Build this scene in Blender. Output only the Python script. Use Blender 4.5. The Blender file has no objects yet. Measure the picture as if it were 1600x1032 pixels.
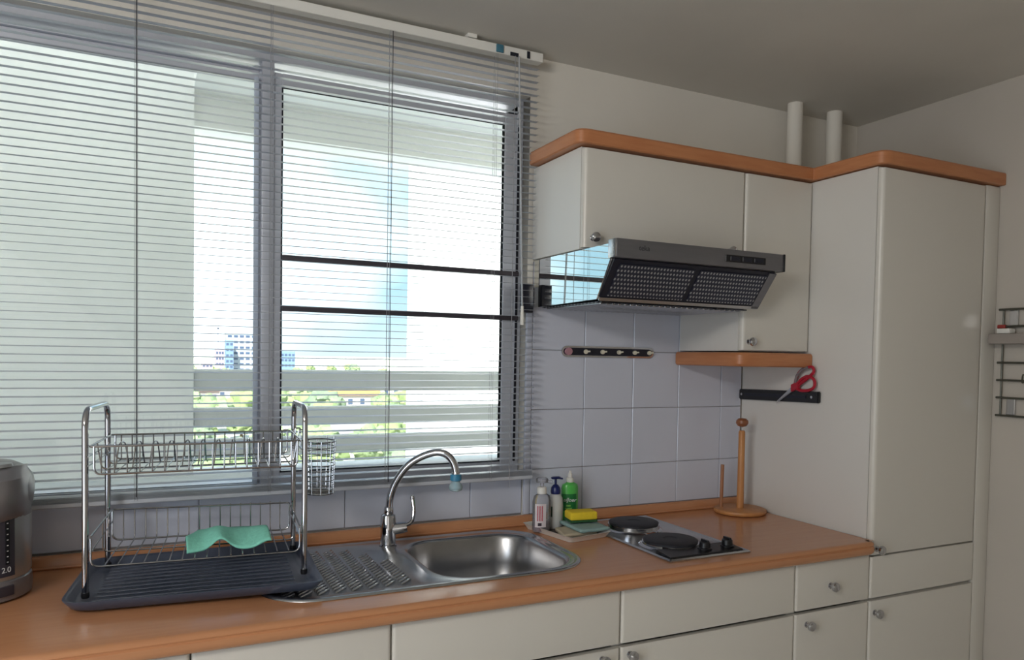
import bpy, bmesh, math, random
from mathutils import Vector, Matrix, noise
random.seed(7)
sc = bpy.context.scene
COL = sc.collection

# ------------------------------------------------------------------ camera
cam_d = bpy.data.cameras.new('camera')
cam = bpy.data.objects.new('camera', cam_d); COL.objects.link(cam); sc.camera = cam
_r = Vector((0.89004361, -0.45552082, 0.01797529))
_u = Vector((-0.0006922, 0.03807985, 0.99927446))
_f = Vector((0.45587482, 0.88941031, -0.03357742))
cam.matrix_world = Matrix(((_r.x, _u.x, -_f.x, -1.12589531), (_r.y, _u.y, -_f.y, -2.29534107),
                           (_r.z, _u.z, -_f.z, 1.46063573), (0, 0, 0, 1)))
cam_d.sensor_width = 36; cam_d.lens = 36 * 1202.2065 / 1600
cam_d.shift_x = -52.05 / 1600; cam_d.shift_y = 82.03 / 1600
cam_d.clip_start = 0.05; cam_d.clip_end = 6000

# ------------------------------------------------------------------ view
sc.view_settings.view_transform = 'Standard'; sc.view_settings.look = 'None'
sc.view_settings.gamma = 1; sc.view_settings.use_curve_mapping = False
sc.view_settings.exposure = 0.45
sc.cycles.max_bounces = 10; sc.cycles.diffuse_bounces = 5; sc.cycles.glossy_bounces = 5
sc.cycles.transparent_max_bounces = 24; sc.cycles.transmission_bounces = 8
sc.cycles.sample_clamp_indirect = 6

# ------------------------------------------------------------------ world: hazy blue sky with thin cloud
W = bpy.data.worlds.new('sky'); sc.world = W; W.use_nodes = True
nt = W.node_tree; nt.nodes.clear()
def wn(t, **k):
    n = nt.nodes.new(t)
    for a, b in k.items(): setattr(n, a, b)
    return n
tc = wn('ShaderNodeTexCoord'); mp = wn('ShaderNodeMapping')
mp.inputs['Scale'].default_value = (1.3, 1.3, 2.2); mp.inputs['Location'].default_value = (-0.6, 0.4, 0.2)
nz = wn('ShaderNodeTexNoise'); nz.inputs['Scale'].default_value = 1.5; nz.inputs['Detail'].default_value = 4
sep = wn('ShaderNodeSeparateXYZ')
rampz = wn('ShaderNodeValToRGB')   # elevation: haze white at horizon to blue
e = rampz.color_ramp.elements
e[0].position = 0.0; e[0].color = (0.70, 0.86, 0.96, 1); e[1].position = 0.55; e[1].color = (0.24, 0.50, 0.85, 1)
m_ = e.new(0.10); m_.color = (0.44, 0.72, 0.90, 1)
cl = wn('ShaderNodeValToRGB'); cl.color_ramp.elements[0].position = 0.46; cl.color_ramp.elements[1].position = 0.74
mix = wn('ShaderNodeMix', data_type='RGBA')
bg = wn('ShaderNodeBackground'); out = wn('ShaderNodeOutputWorld')
L = nt.links.new
L(tc.outputs['Generated'], mp.inputs[0]); L(mp.outputs[0], nz.inputs['Vector']); L(nz.outputs['Fac'], cl.inputs[0])
L(tc.outputs['Generated'], sep.inputs[0]); L(sep.outputs['Z'], rampz.inputs[0])
L(cl.outputs['Color'], mix.inputs['Factor']); L(rampz.outputs['Color'], mix.inputs['A']); mix.inputs['B'].default_value = (2.1, 2.15, 2.2, 1)
L(mix.outputs['Result'], bg.inputs['Color']); bg.inputs['Strength'].default_value = 1.0
L(bg.outputs[0], out.inputs[0])

# ------------------------------------------------------------------ lights
def area(name, loc, target, sx, sy, power, col=(1, 1, 1)):
    d = bpy.data.lights.new(name, 'AREA'); d.shape = 'RECTANGLE'; d.size = sx; d.size_y = sy
    d.energy = power; d.color = col
    o = bpy.data.objects.new(name, d); COL.objects.link(o); o.location = loc
    o.rotation_euler = (Vector(target) - Vector(loc)).to_track_quat('-Z', 'Y').to_euler()
    return o
sun_d = bpy.data.lights.new('sun', 'SUN'); sun_d.energy = 11.0; sun_d.angle = 0.01; sun_d.color = (1, .95, .88)
sun = bpy.data.objects.new('sun', sun_d); COL.objects.link(sun); sun.location = (-6, -10, 14)
sun.rotation_euler = Vector((0.35, 0.75, -0.85)).to_track_quat('-Z', 'Y').to_euler()
# daylight from the doors of the room behind the camera
area('balcony_door_light', (-1.8, -4.35, 1.4), (-0.8, -.4, 2.5), 1.8, 2.0, 5.5, (1.0, 0.96, 0.91))
area('side_window_light', (-3.12, -2.1, 1.15), (-.2, -.6, 1.25), 1.4, 1.3, 25, (0.76, 0.88, 1.0))
area('added_high_fill', (-2.55, -2.5, 2.3), (0.1, -.4, 1.75), 1.0, .35, 20, (1.0, 0.96, 0.9))  # added fill from high left, brightens cupboards and worktop; no real fitting

# ------------------------------------------------------------------ materials
def lin(c):
    return tuple(((x / 255) / 12.92 if x / 255 <= .04045 else ((x / 255 + .055) / 1.055) ** 2.4) for x in c)
MATS = {}
def mat(name, rgb, rough=.5, metal=0, var=0, scale=8, stretch=(1, 1, 1), bump=0, coat=0, spec=.5, rgb2=None, bscale=None, detail=3):
    m = bpy.data.materials.new(name); m.use_nodes = True; t = m.node_tree
    p = t.nodes['Principled BSDF']
    c = lin(rgb); p.inputs['Base Color'].default_value = (*c, 1)
    p.inputs['Roughness'].default_value = rough; p.inputs['Metallic'].default_value = metal
    p.inputs['Specular IOR Level'].default_value = spec
    if coat: p.inputs['Coat Weight'].default_value = coat; p.inputs['Coat Roughness'].default_value = .08
    tc = t.nodes.new('ShaderNodeTexCoord'); mp = t.nodes.new('ShaderNodeMapping'); mp.inputs['Scale'].default_value = stretch
    t.links.new(tc.outputs['Object'], mp.inputs[0])
    n = t.nodes.new('ShaderNodeTexNoise'); n.inputs['Scale'].default_value = scale; n.inputs['Detail'].default_value = detail
    t.links.new(mp.outputs[0], n.inputs['Vector'])
    if var or rgb2:
        r = t.nodes.new('ShaderNodeValToRGB')
        c2 = lin(rgb2) if rgb2 else tuple(min(1, x * (1 + var)) for x in c)
        c1 = c if rgb2 else tuple(x * (1 - var) for x in c)
        r.color_ramp.elements[0].position = .3; r.color_ramp.elements[1].position = .7
        r.color_ramp.elements[0].color = (*c1, 1); r.color_ramp.elements[1].color = (*c2, 1)
        t.links.new(n.outputs['Fac'], r.inputs[0]); t.links.new(r.outputs[0], p.inputs['Base Color'])
    if bump:
        n2 = n
        if bscale:
            n2 = t.nodes.new('ShaderNodeTexNoise'); n2.inputs['Scale'].default_value = bscale; n2.inputs['Detail'].default_value = 2
            t.links.new(mp.outputs[0], n2.inputs['Vector'])
        b = t.nodes.new('ShaderNodeBump'); b.inputs['Strength'].default_value = bump; b.inputs['Distance'].default_value = .002
        t.links.new(n2.outputs['Fac'], b.inputs['Height']); t.links.new(b.outputs[0], p.inputs['Normal'])
    MATS[name] = m
    return m
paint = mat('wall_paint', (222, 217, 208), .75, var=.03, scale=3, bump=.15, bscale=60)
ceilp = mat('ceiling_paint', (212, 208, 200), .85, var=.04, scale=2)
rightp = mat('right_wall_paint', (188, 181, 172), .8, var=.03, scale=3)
grout = mat('grout', (150, 146, 146), .9, var=.05, scale=40)
tile_m = mat('glazed_tile', (202, 206, 220), .16, var=.02, scale=5, bump=.05, bscale=12)
lam = mat('cabinet_laminate', (212, 208, 200), .28, var=.015, scale=3, stretch=(1, 1, .3))
side_m = mat('cabinet_side_laminate', (214, 211, 206), .3, var=.015, scale=3)
plinth_m = mat('dark_plinth', (60, 55, 50), .6, var=.1)
wood = mat('worktop_laminate', (194, 138, 98), .22, rgb2=(189, 132, 94), scale=6, stretch=(1, 14, 14), detail=6)
woodv = mat('cornice_wood', (190, 128, 86), .4, rgb2=(178, 114, 74), scale=7, stretch=(1.5, 1.5, 14), detail=5)
beech = mat('turned_beech', (196, 138, 84), .42, rgb2=(176, 118, 68), scale=10, stretch=(3, 3, .6), detail=5)
steel = mat('brushed_steel', (196, 196, 198), .26, 1, var=.05, scale=30, stretch=(1, 12, 1))
sinkm = mat('sink_steel', (190, 192, 194), .24, 1, var=.04, scale=20)
bowlm = mat('bowl_steel', (168, 168, 170), .3, 1, var=.05, scale=20)
mirror = mat('polished_steel', (235, 235, 230), .025, 1, var=.01, scale=2)
chrome = mat('chrome', (196, 197, 202), .07, 1, var=.01)
wirem = mat('wire_chrome', (168, 168, 170), .2, 1, var=.02)
hoodf = mat('hood_fascia', (132, 132, 138), .33, .85, var=.04, scale=20, stretch=(.5, 4, 4))
black = mat('black_plastic', (22, 22, 26), .35, var=.1)
navy = mat('navy_black_plastic', (22, 24, 40), .35, var=.1)
iron = mat('cast_iron_plate', (46, 46, 52), .55, .3, var=.1, scale=30, bump=.2, bscale=200)
trayp = mat('charcoal_plastic', (72, 79, 96), .3, var=.06, scale=6)
alum = mat('window_aluminium', (200, 203, 212), .4, .25, var=.02)
gasket = mat('gasket_rubber', (26, 28, 40), .6, var=.05)
grille = mat('grille_paint', (74, 68, 74), .5, .2, var=.04)
slatm = mat('slat_enamel', (196, 200, 208), .38, .15, var=.02, scale=2)
whitepl = mat('white_plastic', (226, 224, 218), .4, var=.02)
cord_m = mat('cord', (150, 150, 155), .8, var=.05)
bluepl = mat('blue_clip_plastic', (70, 120, 140), .4, var=.1)
outw = mat('outside_render', (244, 243, 240), .9, var=.03, scale=3)
outg = mat('outside_concrete', (214, 214, 212), .9, var=.05, scale=4)
outwhite = mat('sunlit_white_render', (240, 240, 238), .9, var=.02, scale=2)

def glass_mix(name, tint, gl=.08, rough=.02, alpha=.92, diff=None):
    m = bpy.data.materials.new(name); m.use_nodes = True; t = m.node_tree; t.nodes.clear()
    o = t.nodes.new('ShaderNodeOutputMaterial'); tr = t.nodes.new('ShaderNodeBsdfTransparent'); tr.inputs[0].default_value = (*tint, 1)
    g = t.nodes.new('ShaderNodeBsdfGlossy'); g.inputs['Roughness'].default_value = rough
    fr = t.nodes.new('ShaderNodeFresnel'); fr.inputs[0].default_value = 1.45
    mx = t.nodes.new('ShaderNodeMixShader'); t.links.new(fr.outputs[0], mx.inputs[0])
    base = tr.outputs[0]
    if diff:
        d = t.nodes.new('ShaderNodeBsdfDiffuse'); d.inputs[0].default_value = (*lin(diff), 1)
        n = t.nodes.new('ShaderNodeTexNoise'); n.inputs['Scale'].default_value = 20
        m2 = t.nodes.new('ShaderNodeMixShader'); m2.inputs[0].default_value = 1 - alpha
        t.links.new(tr.outputs[0], m2.inputs[1]); t.links.new(d.outputs[0], m2.inputs[2]); base = m2.outputs[0]
    t.links.new(base, mx.inputs[1]); t.links.new(g.outputs[0], mx.inputs[2]); t.links.new(mx.outputs[0], o.inputs[0])
    return m
pane_m = glass_mix('window_glass', (.95, .98, .97))
clearp = glass_mix('clear_bottle_plastic', (.93, .93, .95), alpha=.72, diff=(205, 205, 212), rough=.1)
pinkliq = glass_mix('pink_soap', (.80, .5, .6), alpha=.5, diff=(150, 90, 110), rough=.1)
bulbm = glass_mix('filter_bulb_plastic', (.86, .95, .98), alpha=.55, diff=(205, 230, 238), rough=.05)

def dots_mat(name, base, dot, pitch, rad, axes=('X', 'Z'), metal=.6, rough=.35):
    m = bpy.data.materials.new(name); m.use_nodes = True; t = m.node_tree; p = t.nodes['Principled BSDF']
    p.inputs['Roughness'].default_value = rough; p.inputs['Metallic'].default_value = metal
    tc = t.nodes.new('ShaderNodeTexCoord'); s = t.nodes.new('ShaderNodeSeparateXYZ'); t.links.new(tc.outputs['Object'], s.inputs[0])
    def mth(op, a, b=None):
        n = t.nodes.new('ShaderNodeMath'); n.operation = op
        for i, v in enumerate((a, b)):
            if v is None: continue
            if isinstance(v, (int, float)): n.inputs[i].default_value = v
            else: t.links.new(v, n.inputs[i])
        return n.outputs[0]
    row = mth('FLOOR', mth('DIVIDE', s.outputs[axes[1]], pitch)); odd = mth('MULTIPLY', mth('MODULO', mth('ABSOLUTE', row), 2), .5)
    u = mth('SUBTRACT', mth('FRACT', mth('ADD', mth('DIVIDE', s.outputs[axes[0]], pitch), odd)), .5)
    v = mth('SUBTRACT', mth('FRACT', mth('DIVIDE', s.outputs[axes[1]], pitch)), .5)
    d = mth('ADD', mth('MULTIPLY', u, u), mth('MULTIPLY', v, v)); hit = mth('LESS_THAN', d, rad * rad)
    mx = t.nodes.new('ShaderNodeMix'); mx.data_type = 'RGBA'; t.links.new(hit, mx.inputs['Factor'])
    mx.inputs['A'].default_value = (*lin(base), 1); mx.inputs['B'].default_value = (*lin(dot), 1)
    t.links.new(mx.outputs['Result'], p.inputs['Base Color'])
    return m
perf = dots_mat('perforated_filter', (62, 65, 80), (176, 178, 182), .0112, .27)
perf2 = dots_mat('perforated_filter_bottom', (60, 62, 72), (176, 178, 182), .0105, .3, axes=('X', 'Y'))

# ------------------------------------------------------------------ geometry helpers
def B(): return bmesh.new()
def add_box(bm, x0, x1, y0, y1, z0, z1, bev=0, seg=2, only=None):
    r = bmesh.ops.create_cube(bm, size=1); vs = r['verts']
    for v in vs:
        v.co = Vector((x0 + (v.co.x + .5) * (x1 - x0), y0 + (v.co.y + .5) * (y1 - y0), z0 + (v.co.z + .5) * (z1 - z0)))
    if bev:
        es = {e for v in vs for e in v.link_edges}
        if only is not None: es = {e for e in es if only(e.verts[0].co, e.verts[1].co)}
        bmesh.ops.bevel(bm, geom=list(es), offset=bev, segments=seg, affect='EDGES', profile=.5, clamp_overlap=True)
    return bm
def box(*a, **k): return add_box(B(), *a, **k)
def loft(bm, loops, cap0=False, cap1=False, closed=True):
    vl = [[bm.verts.new(p) for p in lp] for lp in loops]
    n = len(vl[0])
    for a, b in zip(vl, vl[1:]):
        for i in range(n if closed else n - 1):
            j = (i + 1) % n
            try: bm.faces.new((a[i], a[j], b[j], b[i]))
            except ValueError: pass
    if cap0: bm.faces.new(vl[0][::-1])
    if cap1: bm.faces.new(vl[-1])
    return vl
def frame_from(d):
    d = d.normalized(); a = Vector((0, 0, 1)) if abs(d.z) < .9 else Vector((1, 0, 0))
    u = d.cross(a).normalized(); return u, d.cross(u).normalized()
def add_tube(bm, pts, r, n=8, closed=False, cap=True):
    pts = [Vector(p) for p in pts]; m = len(pts)
    rs = r if isinstance(r, (list, tuple)) else [r] * m
    loops = []; pu = None
    for i, p in enumerate(pts):
        if closed: d = pts[(i + 1) % m] - pts[i - 1]
        else: d = pts[min(i + 1, m - 1)] - pts[max(i - 1, 0)]
        d.normalize()
        if pu is None: u, v = frame_from(d)
        else:
            u = (pu - d * pu.dot(d)).normalized(); v = d.cross(u)
        pu = u
        loops.append([p + (u * math.cos(2 * math.pi * k / n) + v * math.sin(2 * math.pi * k / n)) * rs[i] for k in range(n)])
    if closed: loops.append(loops[0])
    loft(bm, loops, cap and not closed, cap and not closed)
    return bm
def add_cyl(bm, p0, p1, r0, r1=None, n=20): return add_tube(bm, [p0, p1], [r0, r0 if r1 is None else r1], n)
def add_lathe(bm, cx, cy, prof, n=28, sx=1, sy=1, rot=0, cap=True):
    loops = []
    for r, z in prof:
        lp = []
        for k in range(n):
            a = 2 * math.pi * k / n; x, y = r * sx * math.cos(a), r * sy * math.sin(a)
            lp.append((cx + x * math.cos(rot) - y * math.sin(rot), cy + x * math.sin(rot) + y * math.cos(rot), z))
        loops.append(lp)
    loft(bm, loops, cap, cap); return bm
def fillet(pts, r, seg=4, closed=True):
    P = [Vector(p) for p in pts]; n = len(P); o = []
    for i, p in enumerate(P):
        if not closed and i in (0, n - 1): o.append(p); continue
        rr = r[i] if isinstance(r, (list, tuple)) else r
        a = P[i - 1] - p; b = P[(i + 1) % n] - p
        t = min(rr, a.length * .49, b.length * .49)
        A = p + a.normalized() * t; Cc = p + b.normalized() * t
        for k in range(seg + 1):
            s = k / seg; o.append(A * (1 - s) ** 2 + p * 2 * s * (1 - s) * 1.0 + Cc * s * s)
    return o
def rrect(x0, x1, y0, y1, z, r, seg=6):
    rr = r if isinstance(r, (list, tuple)) else [r] * 4; o = []
    cs = [(x0, y0, math.pi), (x1, y0, 1.5 * math.pi), (x1, y1, 0), (x0, y1, .5 * math.pi)]
    for (cx, cy, a0), R_ in zip(cs, rr):
        ox = cx + (R_ if cx == x0 else -R_); oy = cy + (R_ if cy == y0 else -R_)
        for k in range(seg + 1):
            a = a0 + k / seg * math.pi / 2; o.append(Vector((ox + R_ * math.cos(a), oy + R_ * math.sin(a), z)))
    return o
def add_prism(bm, pts, vec):
    vec = Vector(vec); loft(bm, [[Vector(p) for p in pts], [Vector(p) + vec for p in pts]], True, True); return bm
def fill_holes(bm, loops):
    es = []
    for lp in loops:
        vs = [bm.verts.new(p) for p in lp]
        for i in range(len(vs)): es.append(bm.edges.new((vs[i], vs[(i + 1) % len(vs)])))
    bmesh.ops.triangle_fill(bm, edges=es, use_beauty=True, use_dissolve=False)
    return bm
def finish(bm, smooth=True, ang=32):
    bmesh.ops.remove_doubles(bm, verts=bm.verts, dist=1e-6)
    bmesh.ops.recalc_face_normals(bm, faces=bm.faces)
    if smooth:
        for f in bm.faces: f.smooth = True
        for e in bm.edges:
            if len(e.link_faces) == 2 and e.calc_face_angle(0) > math.radians(ang): e.smooth = False
def obj(name, bm, m, parent=None, smooth=True, origin=None, label=None, ang=32, fin=True):
    if fin: finish(bm, smooth, ang)
    me = bpy.data.meshes.new(name)
    if parent is not None and origin is None: org = wloc(parent)
    elif origin is not None: org = Vector(origin)
    else:
        xs = [v.co for v in bm.verts]
        org = Vector(((min(v.x for v in xs) + max(v.x for v in xs)) / 2, (min(v.y for v in xs) + max(v.y for v in xs)) / 2, min(v.z for v in xs)))
    bmesh.ops.translate(bm, verts=bm.verts, vec=-org)
    bm.to_mesh(me); bm.free()
    o = bpy.data.objects.new(name, me); COL.objects.link(o)
    for mm in (m if isinstance(m, (list, tuple)) else [m]): me.materials.append(mm)
    if parent is not None: o.parent = parent; o.location = org - wloc(parent)
    else: o.location = org
    if label: o['label'] = label
    return o
def wloc(o):
    p = Vector(o.location)
    while o.parent: o = o.parent; p += Vector(o.location)
    return p
def inst(src, name, loc, parent):
    o = bpy.data.objects.new(name, src.data); COL.objects.link(o); o.parent = parent
    o.location = Vector(loc) - wloc(parent); return o
def tag(o, label, cat, group=None, kind=None):
    o['label'] = label; o['category'] = cat
    if group: o['group'] = group
    if kind: o['kind'] = kind
    return o
def thing(name, label, cat, loc, group=None):
    o = bpy.data.objects.new(name, None); COL.objects.link(o); o.location = loc; o.empty_display_size = .05
    return tag(o, label, cat, group)
def struct(name, bm, m, **k):
    o = obj(name, bm, m, **k); o['kind'] = 'structure'; return o
def sroot(name, loc=(0, 0, 0)):
    o = bpy.data.objects.new(name, None); COL.objects.link(o); o.location = loc; o['kind'] = 'structure'; return o
def text(name, s, size, mtx, m, parent, ext=.0004, shear=0, sx=1):
    c = bpy.data.curves.new(name, 'FONT'); c.body = s; c.size = size; c.extrude = ext; c.shear = shear
    c.align_x = 'CENTER'; c.align_y = 'CENTER'; c.materials.append(m)
    o = bpy.data.objects.new(name, c); COL.objects.link(o)
    me = bpy.data.meshes.new_from_object(o); me.name = name; bpy.data.objects.remove(o); bpy.data.curves.remove(c)
    o = bpy.data.objects.new(name, me); COL.objects.link(o)
    mtx = Matrix.Translation(-wloc(parent)) @ mtx @ Matrix.Diagonal((sx, 1, 1, 1)); o.parent = parent; o.matrix_local = mtx
    return o
def facing(loc, x, up):
    x = Vector(x).normalized(); up = Vector(up).normalized(); n = x.cross(up)
    return Matrix(((x.x, up.x, n.x, loc[0]), (x.y, up.y, n.y, loc[1]), (x.z, up.z, n.z, loc[2]), (0, 0, 0, 1)))

# ------------------------------------------------------------------ dimensions
ZC = 2.4415; XR = 1.495; YT = -.62; YW = -.339; XT = .902; XU = -.008; XM = .599; ZT = 2.076; WT = .9

# ------------------------------------------------------------------ setting
struct('floor', box(-3.3, XR + .12, -4.6, .16, -.1, 0), mat('floor_tile', (205, 200, 192), .4, var=.05, scale=2))
struct('ceiling', box(-3.3, XR + .12, -4.6, .2, ZC, ZC + .14), ceilp)
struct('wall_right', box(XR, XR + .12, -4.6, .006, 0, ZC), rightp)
struct('wall_left', box(-3.3, -3.2, -4.6, .006, 0, ZC), paint)
struct('wall_rear', box(-3.2, XR, -4.6, -4.5, 0, ZC), paint)
bm = B()
add_box(bm, -.02, XR + .12, .006, .16, 0, ZC)
add_box(bm, -3.3, -.02, .026, .16, 0, 1.05)
add_box(bm, -3.3, -.02, .006, .16, 2.312, ZC)
add_box(bm, -3.3, -2.6, .006, .16, 1.05, 2.312)
wall = struct('wall_window', bm, paint, origin=(0, 0, 0))
# tiles (parts of the wall)
def tiles(xs, zs, y, par):
    cache = {}
    for (xa, xb) in xs:
        for (za, zb) in zs:
            w, h = round(xb - xa, 3), round(zb - za, 3)
            if (w, h, y) not in cache:
                o = obj('tile', box(xa + .001, xb - .001, y, y + .008, za + .001, zb - .001, bev=.0016, seg=1), tile_m, par, origin=((xa + xb) / 2, y, za))
                cache[(w, h, y)] = o
            else:
                inst(cache[(w, h, y)], 'tile', ((xa + xb) / 2, y, za), par)
tiles([(0, .2), (.2, .4), (.4, .6), (.6, .8), (.8, .9)], [(.934, 1.083), (1.083, 1.283), (1.283, 1.483), (1.483, 1.683)], -.002, wall)
tiles([(0, .2), (.2, .4), (.4, .6)], [(1.683, 1.775)], -.002, wall)
obj('grout_bed', add_box(box(0, .9, .0025, .0065, .93, 1.775), -2.6, -.02, .0225, .0265, .93, 1.055), grout, wall)
obj('corner_bead', box(-.022, -.001, -.0025, .012, .934, 1.69, bev=.003, seg=2), tile_m, wall)
tiles([(-2.608, -2.208), (-2.208, -1.808), (-1.808, -1.408), (-1.408, -1.008), (-1.008, -.608), (-.608, -.206), (-.206, -.022)], [(.934, 1.0575)], .018, wall)
struct('window_sill', box(-2.6, -.022, .028, .15, 1.05, 1.0595, bev=.003), whitepl)

# ------------------------------------------------------------------ window
win = sroot('window_1', (-.8, .08, 1.06))
def frame_ring(x0, x1, z0, z1, y0, y1, wl, wr, wb, wt, bev=.002):
    bm = B()
    add_box(bm, x0, x0 + wl, y0, y1, z0, z1, bev=bev, seg=1); add_box(bm, x1 - wr, x1, y0, y1, z0, z1, bev=bev, seg=1)
    add_box(bm, x0 + wl, x1 - wr, y0, y1, z0, z0 + wb, bev=bev, seg=1); add_box(bm, x0 + wl, x1 - wr, y0, y1, z1 - wt, z1, bev=bev, seg=1)
    return bm
obj('outer_frame', frame_ring(-2.6, .0 - .022, 1.06, 2.31, .05, .15, .04, .022, .02, .022), alum, win)
# frame track lines above the left sash
bm = B()
for z, y in ((2.262, .048), (2.285, .044)): add_box(bm, -2.56, -.845, y, y + .05, z, z + .008)
obj('head_track', bm, alum, win)
obj('mullion', box(-.846, -.812, .046, .13, 1.075, 2.29, bev=.003), alum, win)
ls = obj('sash', frame_ring(-2.56, -.84, 1.065, 2.262, .062, .088, .05, .012, .012, .028), alum, win)
obj('pane', box(-2.51, -.852, .073, .077, 1.077, 2.234), pane_m, ls, smooth=False)
obj('gasket', frame_ring(-2.51, -.85, 1.077, 2.236, .066, .071, .004, .003, .004, .007, 0), gasket, ls)
obj('stile_strip', box(-.866, -.853, .05, .062, 1.07, 2.24, bev=.002), mat('blue_grey_strip', (196, 206, 222), .5, 0, var=.03), ls)
rs = obj('sash', frame_ring(-.815, -.036, 1.075, 2.262, .052, .078, .024, .052, .032, .036), alum, win)
obj('pane', box(-.79, -.088, .063, .067, 1.107, 2.226), pane_m, rs, smooth=False)
obj('gasket', frame_ring(-.794, -.085, 1.106, 2.228, .055, .06, .007, .004, .005, .007, 0), gasket, rs)
obj('edge_strip', frame_ring(-.043, -.036, 1.108, 2.22, .046, .052, .004, .002, .003, .004, 0), gasket, rs)
for z in (1.726, 1.579):
    obj('security_bar', box(-.79, -.036, .036, .05, z, z + .0155, bev=.003), grille, win)
bx = tag(obj('dark_box', box(-.052, -.014, -.031, -.003, 1.603, 1.697, bev=.003), navy), 'small navy-black box fixed at the window edge beside the cooker hood', 'box')

# ------------------------------------------------------------------ venetian blind
bl = thing('venetian_blind', 'pale grey metal venetian blind with narrow slats hanging over the window', 'blind', (-1.1, -.05, 1.06))
BX0, BX1 = -2.5, -.02
bm = B(); add_box(bm, BX0, -.012, -.068, -.03, 2.4, 2.428, bev=.002, seg=1); obj('headrail', bm, whitepl, bl)
tilt = math.radians(4.5)
bm = B(); loops = []
for xx in (BX0, BX1):
    lp = []
    for k in range(5):
        s = (k / 4 - .5); lp.append((xx, -.05 + s * .025 * math.cos(tilt), 1.09 + s * .025 * math.sin(tilt) + .0016 * (1 - 4 * s * s)))
    loops.append(lp)
loft(bm, loops, closed=False)
slat0 = obj('slat', bm, slatm, bl, origin=(-1.26, -.05, 1.09))
pitch = .0208; k = 1
_s = bm = B(); lo = [[(xx, -.05 + (q / 4 - .5) * .025 * math.cos(tilt), 1.09 + (q / 4 - .5) * .025 * math.sin(tilt) + .0016 * (1 - 4 * (q / 4 - .5) ** 2)) for q in range(5)] for xx in (BX0, -.04)]
loft(bm, lo, closed=False); short = None
while 1.09 + k * pitch < 2.392:
    if 2.07 < 1.09 + k * pitch < 2.132:
        if short is None:
            short = obj('slat', bm, slatm, bl, origin=(-1.26, -.05, 1.09)); short.location = Vector((-1.26, -.05, 1.09 + k * pitch)) - wloc(bl)
        else: inst(short, 'slat', (-1.26, -.05, 1.09 + k * pitch), bl)
        k += 1; continue
    inst(slat0, 'slat', (-1.26, -.05, 1.09 + k * pitch), bl); k += 1
obj('bottom_rail', box(BX0, BX1, -.062, -.038, 1.062, 1.074, bev=.002, seg=1), slatm, bl)
bm = B()
for i in range(5):   # the last slats lie stacked on the bottom rail
    add_box(bm, BX0, BX1, -.0625, -.0375, 1.0755 + i * .0026, 1.0762 + i * .0026)
obj('stacked_slats', bm, slatm, bl)
for x in (-1.158, -.832, -.503, -.168):
    bm = B()
    for y in (-.0635, -.0365): add_tube(bm, [(x, y, 1.07), (x, y, 2.4)], .0006, 4)
    add_tube(bm, [(x - .006, -.0638, 1.07), (x - .006, -.0638, 2.4)], .0005, 4)
    obj('ladder_cord', bm, cord_m, bl)
dk = mat('dark_cord', (52, 52, 58), .8, var=.05)
for x in (-1.16, -.5): obj('lift_cord', add_tube(B(), [(x, -.065, 1.08), (x, -.065, 2.4)], .0011, 5), dk, bl)
obj('pull_cord', add_tube(B(), [(-.109, -.072, 1.04), (-.112, -.072, 2.4)], .001, 5), cord_m, bl)
w_ = obj('tilt_wand', add_tube(B(), [(-.075, -.074, 1.62), (-.1, -.074, 2.4)], .003, 6), glass_mix('clear_wand', (.85, .87, .9), alpha=.5, diff=(215, 218, 222)), bl)
obj('wand_grip', add_tube(B(), [(-.0745, -.074, 1.56), (-.075, -.074, 1.62)], [.0065, .005], 8), whitepl, w_)
for x in (-.27, -.9): obj('bracket', box(x, x + .03, -.07, -.028, 2.43, ZC, bev=.001, seg=1), whitepl, bl)
obj('cord_lock', box(-.176, -.152, -.073, -.066, 2.402, 2.426, bev=.002), bluepl, bl)
obj('cord_slot', box(-.128, -.1, -.07, -.0675, 2.4, 2.411), gasket, bl)
obj('cord_slot', box(-.07, -.06, -.07, -.0675, 2.402, 2.424), gasket, bl)

# ------------------------------------------------------------------ outside: balcony
struct('wall_balcony', box(-4.5, -.983, .9, 1.05, .4, 3.7), outw)
struct('facade_sun_block', box(-4.5, 3.5, .02, .2, ZC + .14, 3.7), outw)  # unseen upper wall, added to keep direct sun off the balcony wall
struct('balcony_soffit', box(-.983, 3.0, .2, 1.12, ZC, ZC + .14), outw)
struct('balcony_ledge', box(-4.5, 2.2, .16, 1.12, .8, .985), outg)
struct('balcony_fascia', box(-.983, 3.0, .95, 1.12, 2.315, ZC), outw)
struct('wall_wing', box(1.03, 3.5, 4.3, 4.8, -12, 9), outwhite)
rl = thing('balcony_railing', 'grey concrete balcony railing of three horizontal beams outside the window', 'railing', (0, 1.0, .985))
for z0, z1 in ((1.303, 1.388), (1.163, 1.236), (1.05, 1.113)):
    obj('beam', box(-.983, 2.2, .94, 1.02, z0, z1, bev=.006, seg=1), outg, rl)
obj('post', box(2.0, 2.1, .93, 1.03, .985, 1.388, bev=.004, seg=1), outg, rl)

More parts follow.
